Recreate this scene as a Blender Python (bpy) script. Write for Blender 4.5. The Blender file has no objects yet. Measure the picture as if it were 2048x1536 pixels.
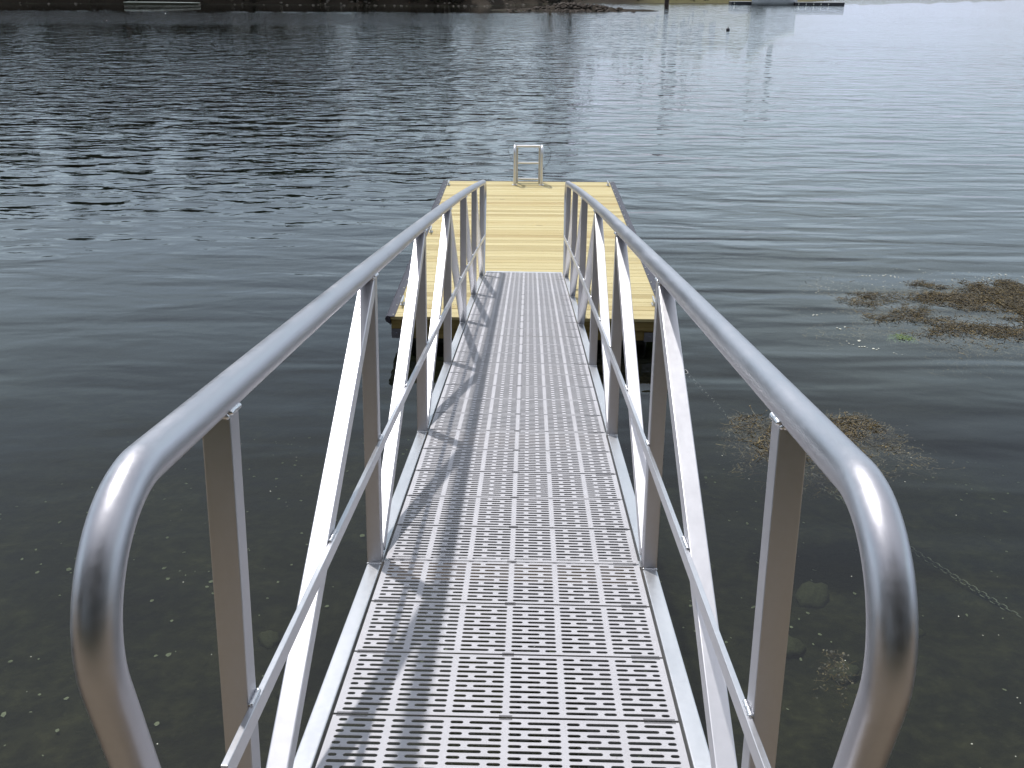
import bpy, bmesh, math, random
from mathutils import Vector, Matrix, noise as mnoise
R = math.radians
rnd = random.Random(7)
sc = bpy.context.scene
col = sc.collection

# ------------------------------------------------------------------ helpers
class MB:
    def __init__(s): s.v = []; s.f = []; s.sm = []
    def add(s, vs, fs, smooth=False):
        o = len(s.v); s.v += [tuple(v) for v in vs]
        s.f += [tuple(i + o for i in f) for f in fs]; s.sm += [smooth] * len(fs)
    def box(s, x0, x1, y0, y1, z0, z1, M=None):
        vs = [(x0,y0,z0),(x1,y0,z0),(x1,y1,z0),(x0,y1,z0),(x0,y0,z1),(x1,y0,z1),(x1,y1,z1),(x0,y1,z1)]
        if M is not None: vs = [M @ Vector(v) for v in vs]
        s.add(vs, [(3,2,1,0),(4,5,6,7),(0,1,5,4),(1,2,6,5),(2,3,7,6),(3,0,4,7)])
    def tube(s, pts, r, n=16, cap=True, radii=None, up=None):
        pts = [Vector(p) for p in pts]; m = len(pts); vs = []
        prev = None
        for i, p in enumerate(pts):
            t = (pts[min(i+1,m-1)] - pts[max(i-1,0)]).normalized()
            if prev is None:
                a = Vector((1,0,0)) if abs(t.x) < .8 else Vector((0,0,1))
                u = t.cross(a).normalized()
            else:
                u = (prev - t * prev.dot(t)).normalized()
            prev = u; w = t.cross(u)
            rr = radii[i] if radii else r
            for k in range(n):
                a = 2*math.pi*k/n
                vs.append(p + (u*math.cos(a) + w*math.sin(a))*rr)
        fs = []
        for i in range(m-1):
            for k in range(n):
                a = i*n+k; b = i*n+(k+1)%n
                fs.append((a, b, b+n, a+n))
        s.add(vs, fs, True)
        if cap:
            s.add([vs[k] for k in range(n)], [tuple(reversed(range(n)))])
            s.add([vs[(m-1)*n+k] for k in range(n)], [tuple(range(n))])
    def ball(s, c, rx, ry, rz, nu=8, nv=5, M=None):
        vs = []; c = Vector(c)
        for j in range(nv+1):
            th = math.pi*j/nv
            for i in range(nu):
                ph = 2*math.pi*i/nu
                v = Vector((rx*math.sin(th)*math.cos(ph), ry*math.sin(th)*math.sin(ph), rz*math.cos(th)))
                if M is not None: v = M @ v
                vs.append(c+v)
        fs = []
        for j in range(nv):
            for i in range(nu):
                a=j*nu+i; b=j*nu+(i+1)%nu
                fs.append((a, a+nu, b+nu, b))
        s.add(vs, fs, True)
    def build(s, name, mat, parent=None, bevel=0, seg=2):
        me = bpy.data.meshes.new(name)
        me.from_pydata(s.v, [], s.f); me.update()
        me.polygons.foreach_set('use_smooth', s.sm)
        if mat: me.materials.append(mat)
        o = bpy.data.objects.new(name, me); col.objects.link(o)
        if parent: o.parent = parent
        if bevel:
            md = o.modifiers.new('Bevel', 'BEVEL'); md.width = bevel; md.segments = seg; md.limit_method = 'ANGLE'; md.angle_limit = R(40)
            md.harden_normals = False
        return o
def tag(o, label=None, cat=None, group=None, kind=None):
    if label: o['label'] = label
    if cat: o['category'] = cat
    if group: o['group'] = group
    if kind: o['kind'] = kind
    return o
def empty(name, M=None, loc=None):
    o = bpy.data.objects.new(name, None); col.objects.link(o); o.empty_display_size = .2
    if M is not None: o.matrix_world = M
    if loc is not None: o.location = loc
    return o
def copy_obj(o, parent, M=None):
    c = o.copy(); col.objects.link(c); c.parent = parent
    if M is not None: c.matrix_local = M
    return c

# ------------------------------------------------------------------ materials
class NT:
    def __init__(s, name):
        s.m = bpy.data.materials.new(name); s.m.use_nodes = True
        s.t = s.m.node_tree; s.n = s.t.nodes; s.n.clear()
        s.out = s.n.new('ShaderNodeOutputMaterial')
    def new(s, t, **k):
        n = s.n.new('ShaderNode'+t)
        for a, b in k.items():
            if a in ('op',): n.operation = b
            elif hasattr(n, a): setattr(n, a, b)
        return n
    def l(s, a, b): s.t.links.new(a, b)
    def noise(s, vec, scale, detail=4, rough=.5, dist=0):
        n = s.new('TexNoise'); n.inputs['Scale'].default_value = scale; n.inputs['Detail'].default_value = detail
        n.inputs['Roughness'].default_value = rough; n.inputs['Distortion'].default_value = dist
        if vec is not None: s.l(vec, n.inputs['Vector'])
        return n.outputs['Fac']
    def ramp(s, fac, stops):
        n = s.new('ValToRGB'); s.l(fac, n.inputs[0]); e = n.color_ramp.elements
        while len(e) < len(stops): e.new(.5)
        for el, (p, c) in zip(e, stops):
            el.position = p; el.color = (*c, 1) if len(c) == 3 else c
        return n.outputs[0]
    def math(s, op, a, b=None, c=None, clamp=False):
        n = s.new('Math'); n.operation = op; n.use_clamp = clamp
        for i, x in enumerate((a, b, c)):
            if x is None: continue
            if isinstance(x, (int, float)): n.inputs[i].default_value = x
            else: s.l(x, n.inputs[i])
        return n.outputs[0]
    def maprange(s, v, a, b, c, d, smooth=True):
        n = s.new('MapRange'); n.interpolation_type = 'SMOOTHSTEP' if smooth else 'LINEAR'; n.clamp = True if not smooth else True
        s.l(v, n.inputs[0])
        for i, x in enumerate((a, b, c, d)): n.inputs[1+i].default_value = x
        return n.outputs[0]
    def mapping(s, vec, loc=(0,0,0), rot=(0,0,0), scale=(1,1,1)):
        n = s.new('Mapping'); s.l(vec, n.inputs[0])
        n.inputs[1].default_value = loc; n.inputs[2].default_value = rot; n.inputs[3].default_value = scale
        return n.outputs[0]
    def mixc(s, fac, a, b, mode='MIX'):
        n = s.new('Mix'); n.data_type = 'RGBA'; n.blend_type = mode
        if isinstance(fac, (int, float)): n.inputs[0].default_value = fac
        else: s.l(fac, n.inputs[0])
        for i, x in ((6, a), (7, b)):
            if isinstance(x, tuple): n.inputs[i].default_value = (*x, 1)
            else: s.l(x, n.inputs[i])
        return n.outputs[2]
    def bump(s, h, dist, strength=1, normal=None):
        n = s.new('Bump'); n.inputs['Strength'].default_value = strength; n.inputs['Distance'].default_value = dist
        s.l(h, n.inputs['Height'])
        if normal is not None: s.l(normal, n.inputs['Normal'])
        return n.outputs[0]
    def pbr(s, base, rough=.5, metal=0, normal=None, spec=.5):
        n = s.new('BsdfPrincipled')
        for nm, x in (('Base Color', base), ('Roughness', rough), ('Metallic', metal), ('Specular IOR Level', spec)):
            if isinstance(x, tuple): n.inputs[nm].default_value = (*x, 1)
            elif isinstance(x, (int, float)): n.inputs[nm].default_value = x
            else: s.l(x, n.inputs[nm])
        if normal is not None: s.l(normal, n.inputs['Normal'])
        s.l(n.outputs[0], s.out.inputs[0])
        return n
    def obj(s): return s.new('TexCoord').outputs['Object']
    def pos(s): return s.new('NewGeometry').outputs['Position']
    def island(s): return s.new('NewGeometry').outputs['Random Per Island']

def metal(name, base, r0, r1, scale=(6,6,6), bump=.0004, stain=0, met=1.0, streak=0):
    t = NT(name); c = t.obj()
    n1 = t.noise(t.mapping(c, scale=scale), 2.0, 5, .6)
    n2 = t.noise(c, 55, 3, .6)
    mixn = t.math('MULTIPLY_ADD', n2, .35, t.math('MULTIPLY', n1, .65))
    rough = t.maprange(mixn, .3, .7, r0, r1)
    dk = tuple(x*.92 for x in base)
    bc = t.ramp(mixn, [(.32, dk), (.62, base)])
    if stain:
        sn = t.noise(c, 7, 6, .65)
        bc = t.mixc(t.maprange(sn, .68, .76, 0, stain), bc, (.2,.17,.14))
    if streak:
        s1 = t.noise(t.mapping(c, scale=(90, 3, 90)), 1, 3, .6)
        rough = t.math('ADD', rough, t.math('MULTIPLY', t.math('SUBTRACT', s1, .5), streak))
    t.pbr(bc, rough, met, t.bump(n2, bump))
    return t.m

M = {}
M['alu'] = metal('mill aluminium', (.72,.72,.75), .37, .42, (4,1.5,4), .00001)
M['pipe'] = metal('handrail aluminium', (.53,.53,.57), .31, .43, (7,2.2,7), .00003, .3, .93, .16)
M['post'] = metal('post aluminium', (.52,.525,.56), .30, .36, (6,6,1.2), .00001, 0, .9)
M['chord'] = metal('chord aluminium', (.68,.69,.72), .38, .48, (6,1,6), .00002, .15, .85)
M['weld'] = metal('weld bead', (.82,.82,.84), .22, .35, (30,30,30))
M['steel'] = metal('galvanised steel', (.62,.63,.65), .35, .5, (20,20,20), .001)
M['darksteel'] = metal('dark bracket steel', (.20,.21,.25), .5, .62, (12,12,12), .001)
M['chain'] = metal('chain steel', (.30,.30,.32), .45, .6, (30,30,30), .001)
M['wetchain'] = metal('wet chain', (.28,.28,.28), .5, .65, (30,30,30), .001)

t = NT('grey decking'); c = t.obj()
n1 = t.noise(c, 5, 5, .6); n2 = t.noise(c, 160, 2, .5)
sp = t.noise(c, 42, 2, .5)
base = t.ramp(n1, [(.3, (.50,.495,.525)), (.7, (.565,.56,.59))])
base = t.mixc(t.maprange(sp, .70, .78, 0, .4), base, (.30,.27,.23))
t.pbr(base, t.maprange(n1, .3, .7, .52, .64), 0, t.bump(n2, .0006), .3)
M['deck'] = t.m

def wood(name, cols, along='x', bumpd=.0012, rough=.6):
    t = NT(name); c = t.obj(); isl = t.island()
    w = t.new('TexWhiteNoise'); w.noise_dimensions = '1D'; t.l(isl, w.inputs['W'])
    off = t.new('CombineXYZ'); t.l(t.math('MULTIPLY', isl, 37.0), off.inputs[0]); t.l(t.math('MULTIPLY', isl, 11.0), off.inputs[2])
    add = t.new('VectorMath'); add.operation = 'ADD'; t.l(c, add.inputs[0]); t.l(off.outputs[0], add.inputs[1])
    sca = (.7, 16, 16) if along == 'x' else (16, .7, 16)
    g = t.noise(t.mapping(add.outputs[0], scale=sca), 1.8, 6, .62, .35)
    fine = t.noise(t.mapping(add.outputs[0], scale=(sca[0]*2, sca[1]*6, sca[2]*6)), 2, 3, .5)
    b = t.ramp(g, [(.30, cols[0]), (.48, cols[1]), (.7, cols[2])])
    tone = t.ramp(isl, [(0, (.80,.68,.58)), (.10, (.74,.69,.60)), (.24, (.95,.93,.90)), (.5, (1.0,.99,.97)), (.7, (1.03,1.02,1.0)), (.84, (.86,.80,.70)), (1, (1.06,1.05,1.04))])
    b = t.mixc(1, b, tone, 'MULTIPLY')
    # knots
    v = t.new('TexVoronoi'); v.inputs['Scale'].default_value = 1
    t.l(t.mapping(add.outputs[0], scale=(1.5, 4.2, 4.2) if along == 'x' else (4.2,1.5,4.2)), v.inputs['Vector'])
    kn = t.maprange(v.outputs['Distance'], .045, .11, 1, 0)
    wn = t.new('TexWhiteNoise'); wn.noise_dimensions = '3D'; t.l(v.outputs['Position'], wn.inputs['Vector'])
    kn = t.math('MULTIPLY', kn, t.math('GREATER_THAN', wn.outputs['Value'], .62))
    b = t.mixc(t.math('MULTIPLY', kn, .7), b, (.19,.115,.05))
    t.pbr(b, rough, 0, t.bump(fine, bumpd), .3)
    return t.m
M['pine'] = wood('yellow pine boards', [(.50,.41,.20), (.585,.505,.27), (.63,.56,.32)])
M['fascia'] = wood('shade-darkened pine fascia', [(.22,.165,.06), (.28,.215,.085), (.33,.26,.11)])  # same pine as the deck, with the shade on the sides put into its colour
def plain(name, c, rough=.5, var=.25, scale=8, metalv=0, spec=.5, bump=.001):
    t = NT(name); co = t.obj(); n = t.noise(co, scale, 5, .6)
    b = t.ramp(n, [(.3, tuple(x*(1-var) for x in c)), (.7, tuple(min(1,x*(1+var*.6)) for x in c))])
    t.pbr(b, rough, metalv, t.bump(n, bump), spec); return t.m
M['rubber'] = plain('black vinyl rub rail', (.045,.042,.06), .45, .3)
M['drum'] = plain('black float drum', (.012,.012,.013), .5)
M['whiteplastic'] = plain('white gelcoat', (.46,.43,.35), .4, .12, 2)
M['hullolive'] = plain('olive stained hull', (.10,.095,.065), .5, .3, 1)
M['hullgrey'] = plain('grey white hull', (.55,.56,.58), .35, .15, 1)
M['hullblack'] = plain('black float edge', (.02,.02,.028), .5)
M['floatdeck'] = plain('weathered float deck', (.42,.42,.41), .7, .2, 3)
M['rope'] = plain('dark cable', (.05,.055,.06), .6)
M['pilewood'] = plain('old piling wood', (.05,.035,.03), .9, .4, 5)
M['glassdark'] = plain('dark boat glass', (.02,.025,.03), .1, .1)
M['bark'] = plain('bark', (.07,.05,.038), .9, .4, 6, bump=.02)
M['rock'] = plain('weedy rock', (.045,.032,.022), .85, .5, 1.4, bump=.05)
M['shoreline'] = plain('pale shore stones', (.17,.145,.12), .85, .5, 3, bump=.02)
M['stone'] = plain('submerged stone', (.062,.062,.032), .8, .35, 7, bump=.01)
M['shell'] = plain('pale shell', (.36,.37,.29), .7, .3, 30)
M['foam'] = plain('pale foam', (.75,.76,.66), .8, .15, 30)
M['algae'] = plain('bright green algae', (.10,.165,.03), .6, .35, 25)
def leafmat(name, cols, rough=.7, trans=0):
    t = NT(name); b = t.ramp(t.island(), cols)
    p = t.pbr(b, rough, 0, None, .25)
    tr = t.new('BsdfTranslucent'); t.l(b, tr.inputs[0])
    if not trans: return t.m
    mx = t.new('MixShader'); mx.inputs[0].default_value = trans
    t.l(p.outputs[0], mx.inputs[1]); t.l(tr.outputs[0], mx.inputs[2]); t.l(mx.outputs[0], t.out.inputs[0])
    return t.m
M['leaf'] = leafmat('tree foliage', [(0,(.018,.034,.012)), (.5,(.030,.054,.018)), (1,(.046,.074,.024))])
M['needle'] = leafmat('conifer foliage', [(0,(.014,.026,.014)), (.5,(.024,.042,.02)), (1,(.036,.056,.026))])
M['brush'] = leafmat('bank undergrowth', [(0,(.014,.012,.008)), (.5,(.026,.022,.012)), (.8,(.04,.03,.018)), (1,(.06,.034,.022))])
M['weed'] = leafmat('rockweed', [(0,(.014,.010,.004)), (.4,(.036,.026,.009)), (.75,(.085,.060,.017)), (.95,(.15,.105,.03)), (1,(.24,.19,.09))], .45, 0)

# terrain
t = NT('terrain ground'); p = t.pos(); z = t.new('SeparateXYZ'); t.l(p, z.inputs[0])
n1 = t.noise(p, .9, 6, .6, .3); n2 = t.noise(p, 7, 6, .65); n3 = t.noise(p, 38, 4, .6)
bed = t.ramp(t.math('MULTIPLY_ADD', n2, .5, t.math('MULTIPLY', n1, .5)), [(.36, (.007,.007,.007)), (.48, (.020,.020,.013)), (.57, (.040,.038,.022)), (.68, (.082,.076,.042))])
bed = t.mixc(t.maprange(n3, .60, .72, 0, .4), bed, (.085,.082,.05))
bank = t.ramp(t.math('MULTIPLY_ADD', n3, .5, t.math('MULTIPLY', n2, .5)), [(.3, (.12,.095,.066)), (.5, (.21,.168,.118)), (.7, (.30,.245,.18))])
low = t.ramp(n2, [(.35, (.06,.045,.03)), (.65, (.14,.10,.065))])
far = t.ramp(n2, [(.3, (.016,.012,.009)), (.55, (.034,.026,.018)), (.75, (.07,.054,.036))])
y = z.outputs[1]; zz = z.outputs[2]
lawn = t.ramp(n2, [(.3, (.022,.027,.014)), (.7, (.045,.052,.024))])
nearc = t.mixc(t.maprange(zz, .35, 1.1, 0, 1), low, bank)
nearc = t.mixc(t.maprange(y, -5.4, -4.2, 1, 0), nearc, lawn)
grass = t.ramp(n2, [(.3, (.06,.06,.025)), (.7, (.15,.13,.06))])
fx = t.maprange(z.outputs[0], 16, 24, 0, 1)
farc = t.mixc(fx, far, grass)
dry = t.mixc(t.maprange(y, 40, 60, 0, 1), nearc, farc)
c = t.mixc(t.maprange(zz, -.02, .12, 0, 1), bed, dry)
t.pbr(c, .9, 0, t.bump(n2, .03), .2)
M['terrain'] = t.m

# water: reflecting surface over an absorbing body, rippled by the breeze
t = NT('sea water'); p = t.pos(); s3 = t.new('SeparateXYZ'); t.l(p, s3.inputs[0]); X, Y = s3.outputs[0], s3.outputs[1]
rough_mask = t.noise(t.mapping(p, scale=(.05,.09,1)), 1, 2, .5)
wa = t.noise(t.mapping(p, rot=(0,0,R(5)), scale=(.85,1.75,1)), 1.0, 2, .45, .4)
wb = t.noise(t.mapping(p, loc=(3,7,0), rot=(0,0,R(-9)), scale=(2.0,4.2,1)), 1.0, 2, .5, .3)
wc = t.noise(t.mapping(p, loc=(9,2,0), rot=(0,0,R(20)), scale=(.30,1.65,1)), 1.0, 1, .4, .5)
wd = t.noise(t.mapping(p, loc=(1,1,0), rot=(0,0,R(-3)), scale=(.16,.62,1)), 1.0, 2, .45, .3)
we = t.noise(t.mapping(p, loc=(5,4,0), rot=(0,0,R(8)), scale=(.75,.62,1)), 1.0, 2, .5, .4)
ampY = t.maprange(Y, 2, 36, .06, 1.15)
left = t.math('MULTIPLY', t.maprange(X, -12, 12, 1.0, .40), t.maprange(Y, 30, 90, 1, .6))
left2 = t.math('MULTIPLY', t.maprange(X, -22, 40, 1.0, .55), ampY)
patch = t.maprange(rough_mask, .35, .65, .65, 1.25)
A = t.math('MULTIPLY', t.math('MULTIPLY', left, ampY), patch)
# breeze patch in front of the far bank
br = t.math('MULTIPLY', t.math('MULTIPLY', t.maprange(Y, 80, 94, 0, 1), t.maprange(Y, 110, 120, 1, 0)), t.maprange(X, -12, 4, 1, 0))
far_calm = t.math('MAXIMUM', t.maprange(Y, 112, 124, 1, .10), t.maprange(X, 8, 30, 0, .6))
h = t.math('MULTIPLY', t.math('SUBTRACT', wa, .5), t.math('MULTIPLY', t.math('ADD', A, t.math('MULTIPLY', br, .5)), .135))
h = t.math('ADD', h, t.math('MULTIPLY', t.math('MULTIPLY', t.math('SUBTRACT', wb, .5), .024), t.math('ADD', A, t.math('MULTIPLY', br, 5))))
h = t.math('ADD', h, t.math('MULTIPLY', t.math('SUBTRACT', we, .5), t.math('MULTIPLY', t.math('MULTIPLY', left, t.maprange(Y, 14, 42, 0, 1)), .17)))
h = t.math('MULTIPLY', h, far_calm)
h = t.math('ADD', h, t.math('MULTIPLY', t.math('SUBTRACT', wc, .5), t.math('MULTIPLY', t.maprange(Y, 3, 10, .35, 1), t.maprange(X, -6, 5, .012, .040))))
h = t.math('ADD', h, t.math('MULTIPLY', t.math('SUBTRACT', wd, .5), t.math('MULTIPLY', t.maprange(Y, 4, 14, .25, 1), t.maprange(Y, 20, 60, .045, .02))))
nrm = t.bump(h, 1.0)
fr = t.new('Fresnel'); fr.inputs[0].default_value = 1.40; t.l(nrm, fr.inputs['Normal'])
gl = t.new('BsdfGlossy'); gl.inputs['Roughness'].default_value = .012; gl.inputs['Color'].default_value = (1,1,1,1); t.l(nrm, gl.inputs['Normal'])
trn = t.new('BsdfTransparent'); trn.inputs[0].default_value = (.93,.97,.95,1)
dif = t.new('BsdfDiffuse'); dif.inputs[0].default_value = (.044,.050,.044,1)
mx1 = t.new('MixShader'); mx1.inputs[0].default_value = .08; t.l(trn.outputs[0], mx1.inputs[1]); t.l(dif.outputs[0], mx1.inputs[2])
mx2 = t.new('MixShader'); t.l(fr.outputs[0], mx2.inputs[0]); t.l(mx1.outputs[0], mx2.inputs[1]); t.l(gl.outputs[0], mx2.inputs[2])
t.l(mx2.outputs[0], t.out.inputs['Surface'])
va = t.new('VolumeAbsorption'); va.inputs['Color'].default_value = (.66,.70,.58,1); va.inputs['Density'].default_value = 1.0
t.l(va.outputs[0], t.out.inputs['Volume'])
M['water'] = t.m

# ------------------------------------------------------------------ gangway (own frame: x across, y along, z normal to the deck chord)
P = .3048
K = .00181
def dz(y): return -K*(y-13*P)**2
Mg = Matrix(((.99998,-.00097,.00604,0),(0,.987378,.158384,0),(-.006113,-.158381,.987359,2.006586),(0,0,0,1)))
gang = empty('gangway', Mg)
tag(gang, 'aluminium gangway with truss rails and grey slotted deck sloping down to the float', 'gangway')
PX = .4926; W = .9144

def stadium(cx, cy, L, h, n=5):
    r = h/2; a = L/2 - r; pts = []
    for i in range(n+1):            # right end, from bottom to top
        th = -math.pi/2 + math.pi*i/n; pts.append((cx+a+r*math.cos(th), cy+r*math.sin(th)))
    for i in range(n+1):
        th = math.pi/2 + math.pi*i/n; pts.append((cx-a+r*math.cos(th), cy+r*math.sin(th)))
    return pts
def cell(mb, x0, x1, y0, y1, slot, zt, zb):
    if slot is None:
        mb.add([(x0,y0,zt),(x1,y0,zt),(x1,y1,zt),(x0,y1,zt)], [(0,1,2,3)]); return
    cx, cy, L, h = slot; st = stadium(cx, cy, L, h); n = len(st)//2
    # split in upper and lower halves at the mid height
    q = (n-1)//2
    r = h/2; R0 = (cx+L/2, cy); L0 = (cx-L/2, cy)
    right = st[:n]; leftp = st[n:]
    up = [p for p in right if p[1] > cy+1e-9] + [p for p in leftp if p[1] > cy+1e-9]
    dn = [p for p in leftp if p[1] < cy-1e-9] + [p for p in right if p[1] < cy-1e-9]
    polyU = [(x1,cy),(x1,y1),(x0,y1),(x0,cy),L0] + list(reversed(up)) + [R0]
    polyD = [(x0,cy),(x0,y0),(x1,y0),(x1,cy),R0] + list(reversed(dn)) + [L0]
    for poly in (polyU, polyD):
        mb.add([(a,b,zt) for a,b in poly], [tuple(range(len(poly)))])
    ring = [R0]+up+[L0]+dn; m = len(ring)
    mb.add([(a,b,zt) for a,b in ring]+[(a,b,zb) for a,b in ring], [(i,(i+1)%m,(i+1)%m+m,i+m) for i in range(m)], False)

def make_panel():
    mb = MB(); zt, zb = 0, -.0022
    ex = W/2 - .001; y0, y1 = .0046, P-.0046
    rows = [.0234+.02345*r for r in range(12)]
    bands = [.0108] + [(rows[i]+rows[i+1])/2 for i in range(11)] + [P-.0108]
    colw = W/6; sl, ss, gp = .0865, .0345, .0152
    for r, yc in enumerate(rows):
        b0, b1 = bands[r], bands[r+1]
        for cidx in range(6):
            a = -W/2 + cidx*colw + (colw - (sl+ss+gp))/2
            lead = sl if r % 2 == 0 else ss
            s1 = [a, a+lead]; s2 = [a+lead+gp, a+sl+ss+gp]
            if cidx == 0: s1[0] += .012
            if cidx == 5: s2[1] -= .012
            xm = a+lead+gp/2
            xl = -ex if cidx == 0 else -W/2+cidx*colw
            xr = ex if cidx == 5 else -W/2+(cidx+1)*colw
            cell(mb, xl, xm, b0, b1, ((s1[0]+s1[1])/2, yc, s1[1]-s1[0], .0120), zt, zb)
            cell(mb, xm, xr, b0, b1, ((s2[0]+s2[1])/2, yc, s2[1]-s2[0], .0120), zt, zb)
    # edge strips with the fine clip slits at both ends and the middle
    for ys, ye in ((y0, .0108), (P-.0108, y1)):
        h = (ye-ys)/2
        for k in range(2):
            ya, yb = ys+k*h, ys+(k+1)*h
            xs = [-ex, -ex+.10, -.03, .03, ex-.10, ex]
            lens = [.084, None, .036, None, .084]
            for i in range(5):
                cxx = (xs[i]+xs[i+1])/2
                cell(mb, xs[i], xs[i+1], ya, yb, None if lens[i] is None else (cxx, (ya+yb)/2, lens[i], .0022), zt, zb)
    # skirt
    for (ax, ay, bx, by) in ((-ex,y0,ex,y0),(ex,y0,ex,y1),(ex,y1,-ex,y1),(-ex,y1,-ex,y0)):
        mb.add([(ax,ay,zb),(bx,by,zb),(bx,by,zt),(ax,ay,zt)], [(0,1,2,3)])
    return mb
panel0 = make_panel().build('deck_panel', M['deck'], gang)
def panelM(i):
    a, b = dz(i*P), dz((i+1)*P)
    return Matrix.Translation((0, i*P, a)) @ Matrix.Rotation(math.atan2(b-a, P), 4, 'X')
panel0.matrix_local = panelM(-3)
for i in range(-2, 29):
    copy_obj(panel0, gang, panelM(i) @ Matrix.Translation((0, 0, rnd.uniform(-.0008, .0008))) @ Matrix.Rotation(R(rnd.uniform(-.08,.08)), 4, 'Z'))
YN, YF = -3.36*P, 29.36*P
for (a, b) in ((YN, -3*P-.003), (29*P+.003, YF)):
    m = MB(); m.box(-W/2, W/2, a, b, dz((a+b)/2)-.012, dz((a+b)/2)-.001); m.build('end_plate', M['chord'], gang, .002)
# chords
def swept(mb, x0, x1, zlo, zhi, ys):
    vs = []
    for y_ in ys:
        z0 = dz(y_); vs += [(x0,y_,z0+zlo),(x1,y_,z0+zlo),(x1,y_,z0+zhi),(x0,y_,z0+zhi)]
    fs = [(3,2,1,0)]
    for i in range(len(ys)-1):
        o = i*4
        for a, b in ((0,1),(1,2),(2,3),(3,0)): fs.append((o+a, o+b, o+b+4, o+a+4))
    o = (len(ys)-1)*4; fs.append((o,o+1,o+2,o+3))
    mb.add(vs, fs)
ys = [YN + (YF-YN)*i/32 for i in range(33)]
for s in (-1, 1):
    m = MB(); x = sorted((s*(PX-.0252), s*(PX+.0254)))
    swept(m, x[0], x[1], -.108, -.006, ys); m.build('bottom_chord', M['chord'], gang, .004)
# crossbeams
for i in range(-2, 29, 5):
    for off in (0,):
        m = MB(); yy = i*P+.05; m.box(-PX+.026, PX-.026, yy-.025, yy+.025, dz(yy)-.09, dz(yy)-.022); m.build('crossbeam', M['chord'], gang)
# posts
HR = 1.046
postids = list(range(-2, 29, 5))
for s in (-1, 1):
    for i in postids:
        m = MB(); y_ = i*P
        m.box(s*PX-.0254, s*PX+.0254, y_-.0254, y_+.0254, dz(y_)-.010, dz(y_)+HR-.012)
        m.build('post', M['post'], gang, .003)
# diagonals
def beam(mb, a, b, wx, wn):
    a, b = Vector(a), Vector(b); t_ = (b-a).normalized(); n_ = Vector((1,0,0)).cross(t_).normalized()
    vs = []
    for p_ in (a, b):
        for (u, v) in ((-1,-1),(1,-1),(1,1),(-1,1)):
            vs.append(p_ + Vector((1,0,0))*u*wx/2 + n_*v*wn/2)
    mb.add(vs, [(3,2,1,0),(4,5,6,7),(0,1,5,4),(1,2,6,5),(2,3,7,6),(3,0,4,7)])
for s in (-1, 1):
    for k in range(6):
        i, j = postids[k], postids[k+1]
        lo, hi = (i, j) if k < 3 else (j, i)
        d = 1 if hi > lo else -1
        yl, yh = lo*P + d*.062, hi*P + d*.012
        m = MB(); beam(m, (s*PX, yl, dz(yl)+.018), (s*PX, yh, dz(yh)+HR-.035), .0488, .0500)
        m.build('diagonal_brace', M['alu'], gang, .003)
# handrails with the looped ends
def arc(c, r, a0, a1, n):
    return [(c[0]+r*math.cos(a0+(a1-a0)*i/n), c[1]+r*math.sin(a0+(a1-a0)*i/n)) for i in range(n+1)]
def loop_end():
    # (y, z) from the level rail outwards and down, near end; the pipe turns 109 degrees and leans back to the chord
    r = .185; zc = dz(-3*P)+HR-r; yc = -.925
    a = arc((yc, zc), r, math.pi/2, math.pi+R(19), 22)
    yl, zl = a[-1]; zb = dz(-3*P)-.02
    L = (zl-zb)/math.cos(R(19))
    a += [(yl+math.sin(R(19))*L*q, zl-math.cos(R(19))*L*q) for q in (.33,.66,1)]
    return a
near = loop_end()
for s in (-1, 1):
    pts = [(s*PX, y_, z_) for y_, z_ in reversed(near)]
    y_ = -.925
    n = 60; y0_, y1_ = -.85, 26*P - (-.85)
    for i in range(n+1):
        yy = y0_ + (26*P-y0_-y0_)*i/n
        pts.append((s*PX, yy, dz(yy)+HR))
    pts += [(s*PX, 26*P - yq, zq) for yq, zq in near]
    m = MB(); m.tube(pts, .0302, 24); hr = m.build('handrail', M['pipe'], gang)
    if s < 0:
        i_ = min(range(len(near)), key=lambda k: abs(near[k][1]-.66)); (ya, za), (yb, zb_) = near[-4], near[-1]
        u_ = (za-.64)/(za-zb_); c_ = Vector((-PX, ya+(yb-ya)*u_, .64)); n_ = Vector((-.22, -.84, .50)).normalized()
        m = MB(); m.ball(c_+n_*.0300, .0034, .0034, .0028, 8, 5); m.build('drain_hole', M['drum'], hr)
    # flat mid rail welded to the inner faces
    m = MB(); x = sorted((s*(PX-.0254-.0003), s*(PX-.0254-.0130)))
    ysr = [-.80 + (28*P+.03+.80)*i/30 for i in range(31)]
    swept(m, x[0], x[1], .420, .458, ysr); m.build('mid_rail', M['alu'], gang, .0015)
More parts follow.
